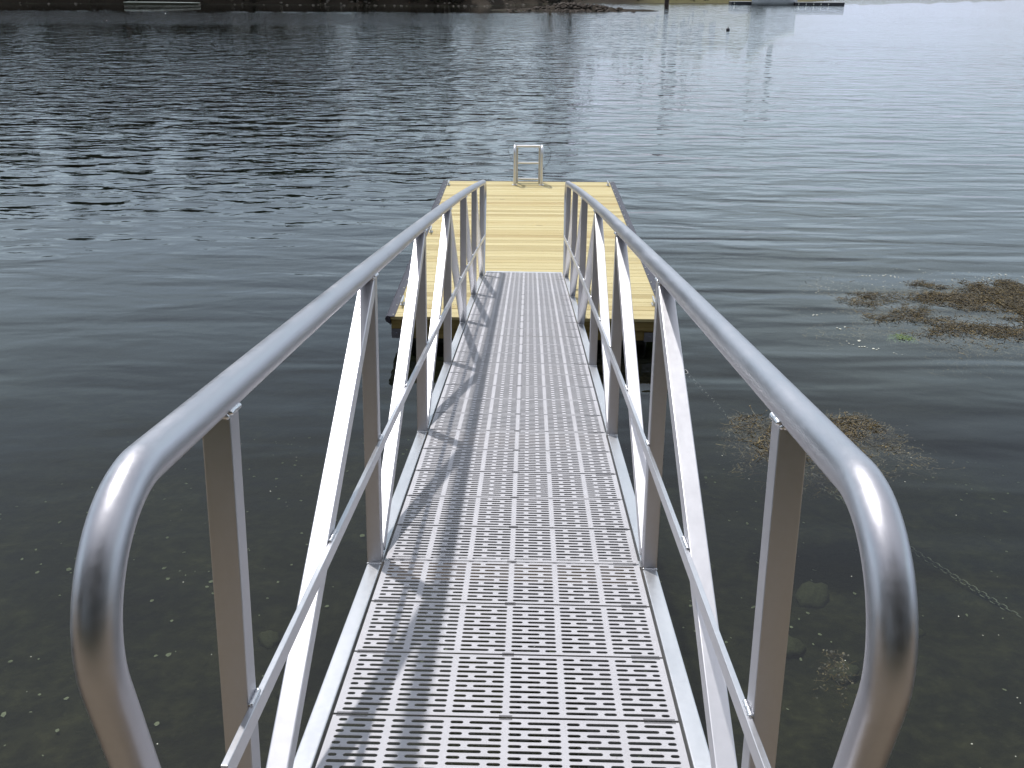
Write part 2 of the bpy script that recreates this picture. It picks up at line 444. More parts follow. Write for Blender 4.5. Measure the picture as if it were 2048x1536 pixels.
# weld beads
def bead(mb, a, b, r, n):
    a, b = Vector(a), Vector(b)
    for i in range(n):
        p_ = a.lerp(b, (i+.5)/n)
        mb.ball(p_, r*rnd.uniform(.9,1.15), r*rnd.uniform(.9,1.15), r*rnd.uniform(.8,1.1), 8, 5)
for s in (-1, 1):
    for i in postids:
        y_ = i*P; z_ = dz(y_); xi = s*(PX-.0254)
        def bead_(*a):
            m = MB(); bead(m, *a); m.build('weld_bead', M['weld'], gang)
        bead_((xi-s*.004, y_+.024, z_+.460), (xi-s*.004, y_-.024, z_+.460), .0055, 9)
        bead_((xi-s*.004, y_+.024, z_+.418), (xi-s*.004, y_-.024, z_+.418), .0045, 9)
        # top of the post to the pipe, bottom to the chord
        bead_((s*PX-.023, y_-.0262, z_+HR-.026), (s*PX+.023, y_-.0262, z_+HR-.026), .0060, 9)
        bead_((xi, y_-.024, z_+HR-.020), (xi, y_+.024, z_+HR-.020), .0065, 9)
        bead_((s*PX-.025, y_-.026, z_-.005), (s*PX+.025, y_-.026, z_-.005), .0042, 11)
    for k in range(6):
        i, j = postids[k], postids[k+1]
        lo, hi = (i, j) if k < 3 else (j, i)
        d = 1 if hi > lo else -1
        yl, yh = lo*P + d*.062, hi*P + d*.012
        f = (.459-.018)/(HR-.053); ym = yl+(yh-yl)*f; zm = dz(ym)
        m = MB(); xi = s*(PX-.0254)
        bead(m, (xi-s*.004, ym-.036, zm+.460), (xi-s*.004, ym+.036, zm+.460), .005, 10)
        m.build('weld_bead', M['weld'], gang)
# rollers under the lower end
for s in (-1, 1):
    m = MB(); yy = 28.7*P; zz_ = dz(yy)-.098
    m.tube([(s*.33, yy, zz_), (s*.42, yy, zz_)], .058, 20); m.build('roller', M['drum'], gang)

# ------------------------------------------------------------------ float
FZ = .40
fl = empty('wooden_float', Matrix.Translation((.0433, 11.263, 0)) @ Matrix.Rotation(R(.213), 4, 'Z'))
tag(fl, 'new yellow pine swim float with black rub rails moored at the gangway foot', 'float')
FW, FLn = 3.025, 7.373
m = MB(); nb = 52; pitch = FLn/nb
for i in range(nb):
    y0 = -FLn/2 + i*pitch
    dx = rnd.uniform(-.002, .002)
    z1 = FZ + rnd.uniform(-.0012, .0012)
    m.box(-FW/2+dx, FW/2+dx, y0+.0022, y0+pitch-.0022, FZ-.038, z1)
m.build('deck', M['pine'], fl, .004)
# frame: fascia on all four sides, two boards high
m = MB(); m.box(-FW/2+.006, FW/2-.006, -FLn/2+.012, -FLn/2+.050, FZ-.145, FZ-.0385); m.build('fascia_board', M['fascia'], fl, .003)
m = MB(); m.box(-FW/2+.006, FW/2-.006, -FLn/2+.030, -FLn/2+.068, FZ-.262, FZ-.146); m.build('fascia_board', M['fascia'], fl, .003)
m = MB(); m.box(-FW/2+.006, FW/2-.006, FLn/2-.050, FLn/2-.012, FZ-.262, FZ-.0385); m.build('fascia_board', M['fascia'], fl, .003)
for s in (-1, 1):
    x = sorted((s*(FW/2-.006), s*(FW/2-.044)))
    m = MB(); m.box(x[0], x[1], -FLn/2+.069, FLn/2-.051, FZ-.262, FZ-.0385); m.build('side_beam', M['fascia'], fl, .003)
    for k in range(4):
        yy = -FLn/2+.25 + k*1.83
        m = MB(); m.box(s*.75-.58, s*.75+.58, yy, yy+1.35, -.18, FZ-.262); m.build('float_drum', M['drum'], fl, .04, 3)
# rub rails on both sides and thin one at the far end
def rub(s):
    mb = MB(); prof = [(-.050,.004),(-.006,.004),(.006,.006),(.030,.010),(.048,-.004),(.055,-.028),(.046,-.056),(.022,-.072),(.004,-.090),(.0005,-.1),(.0005,-.003),(-.050,.0012)]
    yy0, yy1 = -FLn/2-.006, FLn/2+.004; n = len(prof); vs = []
    for yv in (yy0, yy1):
        for (a, b) in prof: vs.append((s*(FW/2+a), yv, FZ+b))
    fs = [tuple(range(n)), tuple(reversed(range(n, 2*n)))] + [(i, (i+1)%n, (i+1)%n+n, i+n) for i in range(n)]
    mb.add(vs, fs, False)
    o = mb.build('rub_rail', M['rubber'], fl)
    b = MB(); b.ball((0,0,0), .009, .009, .006, 8, 4)
    b0 = None
    for k in range(24):
        yv = -FLn/2+.05 + k*(FLn-.1)/23
        if b0 is None:
            b0 = b.build('bolt', M['foam'], o); b0.location = (s*(FW/2-.028), yv, FZ+.0055)
        else:
            c_ = b0.copy(); col.objects.link(c_); c_.parent = o; c_.location = (s*(FW/2-.028), yv, FZ+.0055)
rub(-1); rub(1)
m = MB(); m.box(-FW/2-.0, FW/2, FLn/2+.0005, FLn/2+.03, FZ-.07, FZ+.006); m.build('end_rub_rail', M['rubber'], fl, .006)
# corner brackets
for s, zt in ((-1, FZ-.147), (1, FZ-.165)):
    x = sorted((s*(FW/2-.004), s*(FW/2-.25)))
    m = MB(); m.box(x[0], x[1], -FLn/2+.012, -FLn/2+.0285, zt-.105, zt); 
    for bx in (.06,.19):
        m.ball((s*(FW/2-bx), -FLn/2+.011, zt-.05), .013, .008, .013)
    m.build('corner_bracket', M['darksteel'], fl, .002)
# cleats
def make_cleat():
    mb = MB()
    for q in (-.028, .028):
        mb.tube([(0,q,0),(0,q,.02),(0,q*1.1,.048)], .011, 10, radii=[.018,.011,.012])
    mb.tube([(0,-.125,.062),(0,-.10,.060),(0,-.05,.054),(0,0,.052),(0,.05,.054),(0,.10,.060),(0,.125,.062)], .012, 10, radii=[.005,.010,.0135,.0145,.0135,.010,.005])
    mb.box(-.024,.024,-.055,.055,0,.008)
    return mb
cl = None
for (cx, cy) in ((-1.385,7.99),(-1.38,11.24),(-1.39,14.60),(1.455,8.06),(1.456,14.66)):
    if cl is None: cl = make_cleat().build('cleat', M['steel'], fl); c_ = cl
    else: c_ = copy_obj(cl, fl)
    c_.location = (cx-.0433, cy-11.263, FZ+.0015)

# ------------------------------------------------------------------ swim ladder on the far edge
lad = empty('swim_ladder', loc=(.0145, 14.70, FZ))
tag(lad, 'bare aluminium swim ladder with hooped handles at the far edge of the float', 'ladder')
for s in (-1, 1):
    x = s*.240
    pts = [(x,-.06,.0),(x,-.06,.25),(x,-.06,.52)] + [(x, .05+.11*math.cos(a), .56+.11*math.sin(a)) for a in [math.pi - math.pi*i/14 for i in range(15)]]
    pts += [(x,.17,.30),(x,.19,.0),(x,.20,-.35)]
    m = MB(); m.tube(pts, .024, 14); o = m.build('handle_hoop', M['alu'], lad)
    m = MB(); m.tube([(x,-.06,0),(x,-.06,.010)], .05, 16); m.build('base_flange', M['alu'], lad)
    m = MB(); m.box(x-s*.040-.015, x-s*.040+.015, .10, .135, -.6, .635); m.build('side_rail', M['post'], lad, .003)
    # thin retaining cable
    if s > 0: pc = [(x,-.05,.27),(x+.05,-.03,.31),(x+.12,.0,.40),(x+.158,.03,.52),(x+.14,.06,.62),(x+.08,.08,.672),(x+.02,.08,.665)]
    else: pc = [(x,-.05,.36),(x-.05,-.02,.43),(x-.105,.02,.54),(x-.12,.05,.63),(x-.06,.08,.68),(x-.01,.08,.668)]
    def cr(pts, n=6):
        out = []
        for i in range(len(pts)-1):
            p0, p1, p2, p3 = (Vector(pts[max(i-1,0)]), Vector(pts[i]), Vector(pts[i+1]), Vector(pts[min(i+2,len(pts)-1)]))
            for k in range(n):
                u = k/n
                out.append(.5*((2*p1)+(-p0+p2)*u+(2*p0-5*p1+4*p2-p3)*u*u+(-p0+3*p1-3*p2+p3)*u**3))
        out.append(Vector(pts[-1])); return out
    m = MB(); m.tube(cr(pc), .0035, 6); m.build('cable', M['rope'], lad)
for zr in (.09, .375, .648, -.22):
    m = MB(); m.box(-.187, .187, .09, .145, zr-.028, zr) if zr < .6 else m.tube([(-.21,.05,.665),(.21,.05,.665)], .020, 12)
    m.build('rung', M['alu'], lad, .003 if zr < .6 else 0)

# ------------------------------------------------------------------ chains
def link_mesh(L, Wd, r):
    pts = []; a = L/2-Wd/2
    for i in range(9): th = -math.pi/2+math.pi*i/8; pts.append((a+Wd/2*math.cos(th), Wd/2*math.sin(th), 0))
    for i in range(9): th = math.pi/2+math.pi*i/8; pts.append((-a+Wd/2*math.cos(th), Wd/2*math.sin(th), 0))
    pts.append(pts[0]); pts.append(pts[1])
    mb = MB(); mb.tube(pts, r, 6, cap=False); return mb
def chain(mb, pts, L=.062, Wd=.036, r=.0055):
    pts = [Vector(p_) for p_ in pts]; lm = link_mesh(L, Wd, r); step = L-2.4*r
    seg = [0]
    for i in range(len(pts)-1): seg.append(seg[-1]+(pts[i+1]-pts[i]).length)
    d = step/2; k = 0; i = 0
    while d < seg[-1]:
        while seg[i+1] < d: i += 1
        u = (d-seg[i])/(seg[i+1]-seg[i]); p_ = pts[i].lerp(pts[i+1], u); t_ = (pts[i+1]-pts[i]).normalized()
        q = t_.to_track_quat('X', 'Z').to_matrix().to_4x4()
        Mm = Matrix.Translation(p_) @ q @ Matrix.Rotation(R(90)*(k%2)+R(35)+rnd.uniform(-.25,.25), 4, 'X')
        mb.add([Mm @ Vector(v) for v in lm.v], lm.f, True)
        d += step; k += 1
hc = empty('hanging_chain', loc=(-1.30, 7.575, FZ-.2))
tag(hc, 'dark galvanised chain hanging from a shackle at the left corner of the float', 'chain')
m = MB(); U = [(-.034,0,.045),(-.036,-.02,.0)]+[(.036*math.cos(a), -.03, -.03+.036*math.sin(a)) for a in [math.pi+math.pi*i/8 for i in range(9)]]+[(.036,-.02,.0),(.034,0,.045)]
m.tube(U, .0085, 10); m.tube([(-.05,0,.045),(.05,0,.045)], .010, 10); m.build('shackle', M['steel'], hc)
m = MB()
chain(m, [(0,-.03,-.06),(-.02,-.035,-.13),(-.03,-.03,-.20),(-.025,-.02,-.30),(-.03,-.02,-.55),(-.05,.02,-.9)])
chain(m, [(-.015,-.045,-.08),(-.05,-.05,-.16),(-.085,-.05,-.21),(-.075,-.05,-.265),(-.03,-.045,-.29)])
m.build('chain_links', M['chain'], hc)
sw = MB()
wp = [(1.45,7.60,.16),(1.58,7.33,.08),(1.71,7.051,0),(1.862,7.006,-.15),(2.039,7.025,-.33),(2.241,6.999,-.55),(2.572,6.84,-.75),(2.885,6.555,-.9),(3.221,5.969,-.93),(3.555,5.078,-.9),(3.978,4.092,-.83),(4.55,2.76,-.62),(4.9,1.9,-.5)]
pts = []
for i in range(len(wp)-1):
    for q in range(4): pts.append(Vector(wp[i]).lerp(Vector(wp[i+1]), q/4))
chain(sw, pts, .062, .036, .0052)
o = sw.build('mooring_chain', M['wetchain']); tag(o, 'pale mooring chain running under water from the float to the lower right', 'chain')

# ------------------------------------------------------------------ terrain
def fbm(x, y_, s=1, o=4): return mnoise.fractal(Vector((x*s, y_*s, 3.1)), 1.0, 2.0, o)
def lerp(a, b, t_): return a+(b-a)*max(0, min(1, t_))
def sstep(a, b, x):
    t_ = max(0, min(1, (x-a)/(b-a))); return t_*t_*(3-2*t_)
def shore_y(x):
    pts = [(-400,150),(-90,150),(-50,154),(-20,152),(-8,152),(8,176),(40,178),(52,192),(75,235),(120,268),(220,350),(400,520)]
    for (a, ya), (b, yb) in zip(pts, pts[1:]):
        if x <= b: return ya+(yb-ya)*(x-a)/(b-a)
    return pts[-1][1]
def height(x, y_):
    # near bank behind and below the camera
    yb = y_ + .25*math.sin(x*.9) + .35*fbm(x, y_, .5)
    prof = [(-6,2.05),(-2.6,1.95),(-1.9,1.35),(-1.0,.35),(-.2,-.1),(1.2,-.42),(3,-.72),(5,-.98),(8,-1.45),(12,-2.1),(25,-3.6),(60,-5)]
    h = prof[-1][1]
    if yb <= prof[0][0]: h = 2.05 + min(6, .11*max(0,(-7-yb)))
    else:
        for (a, za), (b, zb) in zip(prof, prof[1:]):
            if yb <= b: h = za+(zb-za)*(yb-a)/(b-a); break
    if y_ < 30: h += .06*fbm(x, y_, 1.6)
    # far bank
    d = y_ - shore_y(x) + 2.0*fbm(x, y_, .12)
    CAP = 9-8.6*sstep(-10, 8, x)
    if d > -45: h = max(h, -5) if d < -45 else lerp(h, 0, sstep(-45, 0, d)) if d < 0 else (min(3.0-2.1*sstep(-8, 8, x)-.5*sstep(40, 60, x), d*.38*(1-.5*sstep(40,60,x)))+min(CAP, max(0, d-6)*.10))
    if d > 0: h += .25*fbm(x, y_, .5)
    # low spit in front of the inlet
    sx = sstep(-10, -5, x)*(1-sstep(16, 24, x)); yc = 131 + .02*x
    w = math.exp(-((y_-yc)/3.2)**2)
    mound = math.exp(-((x-5.5)/4.2)**2)*math.exp(-((y_-131.5)/2.0)**2)
    h = max(h, -3+3.16*sx*w + .75*mound + (.10*fbm(x, y_, .6) if sx*w > .3 else 0)) if sx > 0 else h
    return h
def axis(near, far_pts):
    return near
xs = [-700,-450,-300,-220,-170]; xs += [-140+2.5*i for i in range(44)]; xs += [-30+1.0*i for i in range(20)]; xs += [-10+.25*i for i in range(80)]; xs += [10+1.0*i for i in range(20)]; xs += [30+2.5*i for i in range(45)]; xs += [150,190,260,400,700]
yv = [-200,-100,-50,-25,-12]; yv += [-8+.25*i for i in range(80)]; yv += [12+1.0*i for i in range(20)]; yv += [32+4.0*i for i in range(22)]; yv += [120+.7*i for i in range(100)]; yv += [192+6*i for i in range(34)]; yv += [400,440,500,700,1000]
xs = sorted(set(xs)); yv = sorted(set(yv))
m = MB(); vs = [(x, y_, height(x, y_)) for y_ in yv for x in xs]; nx = len(xs)
fs = [(j*nx+i, j*nx+i+1, (j+1)*nx+i+1, (j+1)*nx+i) for j in range(len(yv)-1) for i in range(nx-1)]
m.add(vs, fs, True); o = m.build('ground', M['terrain']); tag(o, kind='structure')
# water body
m = MB(); m.box(-699, 699, -199, 999, -9, 0); o = m.build('water', M['water']); tag(o, kind='structure')

# ------------------------------------------------------------------ weed, foam, stones, shells
def strands(mb, cx, cy, rx, ry, n, seed, zr=(-.10,.008), thr=.0, lmin=.05, lmax=.22, drift=0.0):
    r = random.Random(seed); made = 0; tries = 0
    while made < n and tries < n*30:
        tries += 1
        u, v = r.uniform(-1,1), r.uniform(-1,1)
        q = u*u+v*v
        x, y_ = cx+u*rx, cy+v*ry
        dens = mnoise.fractal(Vector((x*1.1, y_*1.5, seed*.37)), 1, 2, 4) - .9*q + .42
        if dens < thr or r.random() > min(1, .25+dens*1.6): continue
        top = dens > .28
        z = r.uniform(-.02, zr[1]) if top else r.uniform(zr[0], -.006 + .012*r.random())
        L = r.uniform(lmin, lmax); a = r.gauss(drift, .9); w = r.uniform(.002, .0050)
        pts = []; p_ = Vector((x, y_, z)); k = 4
        for i in range(k):
            pts.append(p_.copy()); a += r.gauss(0, .55)
            p_ += Vector((math.cos(a), math.sin(a), r.gauss(.0, .10)))*L/k
            p_.z = min(p_.z, .022)
        vs = []
        for i, pt in enumerate(pts):
            t_ = (pts[min(i+1,k-1)]-pts[max(i-1,0)]).normalized(); nn = Vector((-t_.y, t_.x, r.uniform(-.6,.6)))
            ww = w*(1-.55*i/(k-1)); vs += [pt-nn*ww, pt+nn*ww]
        mb.add(vs, [(2*i,2*i+1,2*i+3,2*i+2) for i in range(k-1)])
        if r.random() < .5:   # bladder / tip
            b_ = pts[-1]; s_ = r.uniform(.003,.008)
            mb.add([b_+Vector((-s_,-s_,0)), b_+Vector((s_,-s_*.6,.004)), b_+Vector((s_,s_,.006)), b_+Vector((-s_*.8,s_,.002))], [(0,1,2,3)])
        made += 1
m = MB(); strands(m, 5.9, 9.15, 2.6, 1.65, 15000, 11, (-.16,.022)); strands(m, 6.6, 9.55, 1.8, 1.0, 11000, 12, (-.06,.03), -.1, .06, .24); strands(m, 5.6, 9.7, 1.4, .55, 5500, 13, (-.05,.03), -.05)
strands(m, 4.9, 8.3, 1.0, .8, 900, 15, (-.25,.004)); strands(m, 6.2, 9.1, 2.7, 1.7, 6000, 17, (-.28,-.04), -.25); strands(m, 5.7, 9.05, 2.4, 1.4, 8000, 19, (-.10,.015), -.3); strands(m, 7.2, 9.0, 1.3, 1.1, 6000, 18, (-.08,.025), -.2, .06, .24)
o = m.build('rockweed_mat', M['weed']); tag(o, 'large mat of brown rockweed floating at the right edge of the picture', 'seaweed')
m = MB(); strands(m, 2.3, 5.35, .62, .55, 3000, 21, (-.26,.004)); strands(m, 3.0, 5.75, 1.0, .50, 3600, 22, (-.26,.004), -.05); strands(m, 2.75, 5.55, 1.0, .6, 2600, 23, (-.16,.004), -.22)
o = m.build('rockweed_clump', M['weed']); tag(o, 'smaller brown rockweed clump just under water beside the right handrail', 'seaweed')
m = MB(); strands(m, 1.95, 2.62, .10, .18, 130, 31, (-.5,-.2), -.5, .03, .1)
o = m.build('rockweed_sprig', M['weed']); tag(o, 'small sprig of rockweed in the water by the right diagonal brace', 'seaweed')
m = MB(); strands(m, 4.36, 8.20, .20, .14, 240, 41, (-.03,.012), -.6, .04, .14, -.8)
o = m.build('green_algae', M['algae']); tag(o, 'bright green scrap of algae adrift beside the brown rockweed mat', 'algae')
def flake(mb, x, y_, z, s, r, tilt=.3):
    n = r.randint(5, 8); a0 = r.random()*6.3; st = r.uniform(.45, 1); vs = []
    ca, sa = math.cos(a0), math.sin(a0)
    for i in range(n):
        a = 2*math.pi*i/n; q = s*r.uniform(.65, 1.1); u, v = q*math.cos(a), q*st*math.sin(a)
        vs.append((x+u*ca-v*sa, y_+u*sa+v*ca, z+r.uniform(0, .25)*s))
    vs.append((x, y_, z+.45*s))
    mb.add(vs, [(i, (i+1)%n, n) for i in range(n)])
r = random.Random(5)
m = MB()
for (x, y_, s) in ((3.62,8.93,.05),(3.73,8.47,.06),(3.79,8.02,.05),(3.96,10.04,.035),(4.06,9.94,.035),(4.67,10.6,.05),(4.75,10.6,.06),(4.96,10.63,.075),(5.05,10.6,.06),(5.27,10.9,.03),(6.66,10.72,.06),(6.37,10.5,.05),(5.63,10.4,.04),(4.13,7.65,.05),(3.85,7.85,.05),(3.93,7.78,.06),(3.72,7.95,.035)):
    for q in range(4):
        flake(m, x+r.gauss(0,.06), y_+r.gauss(0,.02), .002, s*r.uniform(.1,.34), r)
for q in range(150):
    x = r.uniform(3.8, 8.2); y_ = 10.35+.25*math.sin(x*1.3)+r.gauss(0,.16); flake(m, x, y_, .002, r.uniform(.004,.014), r)
for q in range(90):
    flake(m, r.uniform(-3.2,3.6), r.uniform(.9,6.0), .0015, r.uniform(.003,.007), r)
o = m.build('foam_flecks', M['foam']); tag(o, 'pale foam flecks and bits adrift on the water', 'foam', kind='stuff')
m = MB()
for q in range(1700):
    x = r.uniform(-6, 7); y_ = r.uniform(.2, 8.5)
    if fbm(x, y_, .6) + r.uniform(-.3,.3) < -.02: continue
    flake(m, x, y_, height(x, y_)+.01, r.choice((.008,.012,.014,.018,.024))*r.uniform(.7,1.2), r)
o = m.build('shell_bits', M['shell']); tag(o, 'pale shell bits scattered over the dark seabed', 'shells', kind='stuff')
st = None
for (x, y_, s) in ((2.434,4.463,.17),(2.051,3.689,.13),(-1.709,7.3,.10),(-1.845,3.586,.10),(2.318,3.365,.12),(1.662,5.044,.10),(-1.5,2.9,.11),(3.0,3.9,.12)):
    if st is None:
        m = MB(); m.ball((0,0,0), 1, .72, .45, 16, 10)
        m.v = [tuple(Vector(v)*(1+.38*mnoise.fractal(Vector(v)*1.5, 1, 2, 4))) for v in m.v]
        st = m.build('submerged_stone', M['stone']); o = st
    else:
        o = st.copy(); col.objects.link(o)
    tag(o, 'rounded mossy stone lying on the dark seabed near the bank', 'stone', 'stones on the seabed')
    o.location = (x, y_, height(x, y_)+.02); o.scale = (s, s, s); o.rotation_euler = (rnd.uniform(-.2,.2), rnd.uniform(-.2,.2), rnd.uniform(0,6))

# ------------------------------------------------------------------ far bank: rocks, undergrowth, trees
def rock_mesh(seed):
    mb = MB(); mb.ball((0,0,0), 1, .8, .55, 14, 9); sd = Vector((seed*3.3, seed*1.7, 0))
    mb.v = [tuple(Vector(v)*(1+.45*mnoise.fractal(Vector(v)*1.4+sd, 1, 2, 4))) for v in mb.v]
    for i in range(len(mb.sm)): mb.sm[i] = False
    return mb
m = MB()
r = random.Random(9)
for q in range(170):
    x = r.gauss(5.5, 3.6); y_ = r.gauss(130.8, 1.4); rk = rock_mesh(q%7); s = r.uniform(.2, .55)
    Mm = Matrix.Translation((x, y_, max(-.05, height(x, y_))-.05)) @ Matrix.Rotation(r.uniform(0,6), 4, 'Z') @ Matrix.Scale(s, 4)
    m.add([Mm @ Vector(v) for v in rk.v], rk.f)
strands(m, 5.5, 130.2, 4.5, 1.2, 10, 3)
o = m.build('weedy_ledge', M['rock']); tag(o, 'low ledge of dark weed covered rocks on the spit across the water', 'rocks', kind='stuff')
m = MB()
for q in range(150):
    x = r.uniform(-100, 6); ysr = shore_y(x); y_ = ysr + r.uniform(-2.5, 2.0)
    hh = height(x, y_)
    if hh < -.25 or hh > 1.0: continue
    if x < -30 and r.random() < .5: continue
    rk = rock_mesh(q%7); s = r.uniform(.08, .30)
    Mm = Matrix.Translation((x, y_, hh)) @ Matrix.Rotation(r.uniform(0,6), 4, 'Z') @ Matrix.Scale(s, 4)
    m.add([Mm @ Vector(v) for v in rk.v], rk.f)
o = m.build('shore_stones', M['shoreline']); tag(o, 'pale stones scattered along the far waterline', 'stones', kind='stuff')
def leafcloud(mb, c, rad, n, s, r, flat=.7):
    for i in range(n):
        d = Vector((r.gauss(0,1), r.gauss(0,1), r.gauss(0,1))).normalized()*rad*(r.random()**.42); d.z *= flat
        p_ = Vector(c)+d; a, b = Vector((r.gauss(0,1),r.gauss(0,1),r.gauss(0,.6))).normalized(), Vector((r.gauss(0,1),r.gauss(0,1),r.gauss(0,1)))
        b = a.cross(b).normalized(); q = s*r.uniform(.6,1.3)
        mb.add([p_-a*q, p_-b*q*.55, p_+a*q, p_+b*q*.55], [(0,1,2,3)])
m = MB()
for q in range(330):
    x = r.uniform(-130, 6) if q < 270 else r.uniform(6, 34); y_ = shore_y(x)+r.uniform(1.6, 8)
    if x > -9 and q < 270: y_ += 3
    if x > 6: leafcloud(m, (x, y_, height(x, y_)+.1), r.uniform(.4, .8), 16, .25, r, .6)
    else: leafcloud(m, (x, y_, height(x, y_)+r.uniform(-.1,1.0)), r.uniform(1.1, 2.6), 50, .40, r, .8)
o = m.build('bank_undergrowth', M['brush']); tag(o, 'dark tangled undergrowth along the far bank', 'undergrowth', kind='stuff')
m = MB()  # leaf clumps added out of view, closing bright sky gaps in the rail reflections
for q in range(150):
    x = r.uniform(-34, 34); y_ = r.uniform(-18.5, -14.5)
    leafcloud(m, (x, y_, height(x, y_)+r.uniform(.2,3.6)), r.uniform(1.2, 2.2), 44, .5, r, .9)
o = m.build('added_hedge', M['leaf']); tag(o, 'unseen row of leaf clumps added behind the camera to darken the rail reflections', 'added_hedge', kind='stuff')
def broadleaf(seed, H):
    r = random.Random(seed); tr = MB(); cr_ = MB()
    top = Vector((r.uniform(-1,1), r.uniform(-1,1), H*.72)); tr.tube([(0,0,-.4),(top.x*.2,top.y*.2,H*.25),(top.x*.6,top.y*.6,H*.5),tuple(top)], .2, 9, radii=[.34,.28,.2,.08])
    for i in range(16):
        z = H*r.uniform(.18,.8); a = r.uniform(0,6.3); L = H*.26*(1.25-abs(z/H-.45))
        b0 = Vector((top.x*z/H, top.y*z/H, z)); b1 = b0+Vector((math.cos(a)*L, math.sin(a)*L, L*.45))
        tr.tube([b0, b0.lerp(b1,.5)+Vector((0,0,.25)), b1], .06, 6, radii=[.11,.07,.03])
        leafcloud(cr_, b1, H*r.uniform(.11,.16), 95, .75, r); leafcloud(cr_, b0.lerp(b1,.6), H*.10, 45, .7, r)
    leafcloud(cr_, (top.x, top.y, H*.86), H*.17, 190, .75, r, 1.0)
    return tr, cr_
def conifer(seed, H):
    r = random.Random(seed); tr = MB(); cr_ = MB()
    tr.tube([(0,0,-.4),(0,0,H*.5),(.1,0,H)], .2, 9, radii=[.30,.18,.03])
    z = H*.07
    while z < H*.99:
        L = H*.19*(1-z/H)**.8+.35
        for k in range(7):
            a = r.uniform(0,6.3); Lb = L*r.uniform(.7,1.15)
            e = Vector((math.cos(a)*Lb, math.sin(a)*Lb, z-.18*Lb)); tr.tube([(0,0,z),tuple(e)], .03, 4, radii=[.05,.015])
            for q in range(11):
                u = r.uniform(.2,1.05); p_ = Vector((0,0,z)).lerp(e, u)+Vector((r.gauss(0,.14),r.gauss(0,.14),r.gauss(0,.1)))
                d = Vector((math.cos(a+r.gauss(0,.7)), math.sin(a+r.gauss(0,.7)), -.25)); s_ = r.uniform(.5,1.0)
                n_ = Vector((-d.y, d.x, r.gauss(0,.4)))*.4
                cr_.add([p_-d*s_*.5, p_-n_*s_*.5, p_+d*s_, p_+n_*s_*.5], [(0,1,2,3)])
        z += H*.042
    return tr, cr_
protos = []
def tree(kind, x, y_, s, label, grp):
    key = kind
    root = empty('conifer_tree' if kind[0] == 'c' else 'broadleaf_tree', Matrix.Translation((x, y_, height(x, y_)-.1)) @ Matrix.Rotation(rnd.uniform(0,6), 4, 'Z') @ Matrix.Scale(s, 4))
    tag(root, label, 'tree', grp)
    if key not in TP:
        a, b = (conifer(int(kind[1]), 22) if kind[0] == 'c' else broadleaf(int(kind[1]), 18))
        TP[key] = (a.build('trunk', M['bark'], root), b.build('crown', M['needle' if kind[0] == 'c' else 'leaf'], root))
    else:
        for q in TP[key]: copy_obj(q, root, Matrix.Identity(4))
TP = {}
rt = random.Random(4)
LB = 'tall shading tree of the wooded far bank, known by its dark reflection in the water'
k = 0
x = -112
while x < -8:
    if -34.5 < x < -28.5: x += 1; continue
    y_ = shore_y(x)+rt.uniform(6, 10)
    tree(rt.choice(('c1','b1','c2','b2','b3')), x, y_, rt.uniform(.85,1.2)*(1 if x < -36 else .8), LB, 'trees on the wooded far bank'); x += rt.uniform(4.2, 6.0)
x = -110
while x < -38:
    y_ = shore_y(x)+rt.uniform(13, 19)
    tree(rt.choice(('c1','b1','c2','b2')), x, y_, rt.uniform(1.1,1.4), LB, 'trees on the wooded far bank'); x += rt.uniform(5.5, 8)
tree('c1', 3.2, 170, .98, 'tall lone conifer behind the spit, mirrored as a dark streak right of centre', 'trees behind the spit')
tree('c2', 6.8, 173, .9, 'tall lone conifer behind the spit, mirrored as a dark streak right of centre', 'trees behind the spit')
x = -34
while x < 36:
    for yy in (-14,):
        tree(rt.choice(('c1','b1','c2','b2','b3')), x+rt.uniform(-1.5,1.5), yy+rt.uniform(-2.5,2), rt.uniform(.75,1.0), 'leafy tree on the near bank behind the camera, mirrored darkly in the posts', 'trees on the near bank')
    x += 5.4
for x in (43,): tree('b2', x, shore_y(x)+8, .26, 'low tree on the grassy bank behind the moored motorboat', None)

# ------------------------------------------------------------------ far boats, floats, piling
def hull(L, B, D, n=14, sheer=.25, transom=.75):
    mb = MB(); rows = []
    for i in range(n+1):
        u = i/n; wv = B/2*(transom + (1-transom)*math.sin(min(1,u*2)*math.pi/2) if u < .5 else math.sqrt(max(0, 1-((u-.5)/.5)**2.2)))
        zt = D*(1+sheer*u*u); x = -L/2+L*u
        rows.append([(x,-wv,zt),(x,-wv*.93,zt*.45),(x,-wv*.55,-.25*(1-u*u*.8)),(x,0,-.35*(1-u*u)),(x,wv*.55,-.25*(1-u*u*.8)),(x,wv*.93,zt*.45),(x,wv,zt)])
    vs = [v for rw in rows for v in rw]; fs = []
    for i in range(n):
        for k in range(6): fs.append((i*7+k, i*7+k+1, (i+1)*7+k+1, (i+1)*7+k))
    fs.append(tuple(range(7)))
    mb.add(vs, fs, True)
    dk = MB(); dv = [rw[0] for rw in rows]+[rw[6] for rw in reversed(rows)]
    dk.add([(a,b,c_-.06) for a,b,c_ in dv], [tuple(range(len(dv)))])
    gw = MB(); gw.tube([rw[0] for rw in rows]+[rw[6] for rw in reversed(rows)], .05, 6)
    return mb, dk, gw
b1 = empty('moored_hull', Matrix.Translation((-57.2, 151.5, .0)) @ Matrix.Rotation(R(4), 4, 'Z'))
tag(b1, 'long low cream white hull lying along the dark far shore', 'boat')
h_, d_, g_ = hull(11.4, 1.6, .30, 18, -.25, .95)
h_.build('hull', M['hullolive'], b1); d_.build('boat_deck', M['whiteplastic'], b1); g_.build('gunwale', M['foam'], b1)
m = MB(); m.tube([(-4.6,-1.0,.45),(-4.6,-1.0,.85)], .09, 8); m.build('bollard', M['pilewood'], b1)
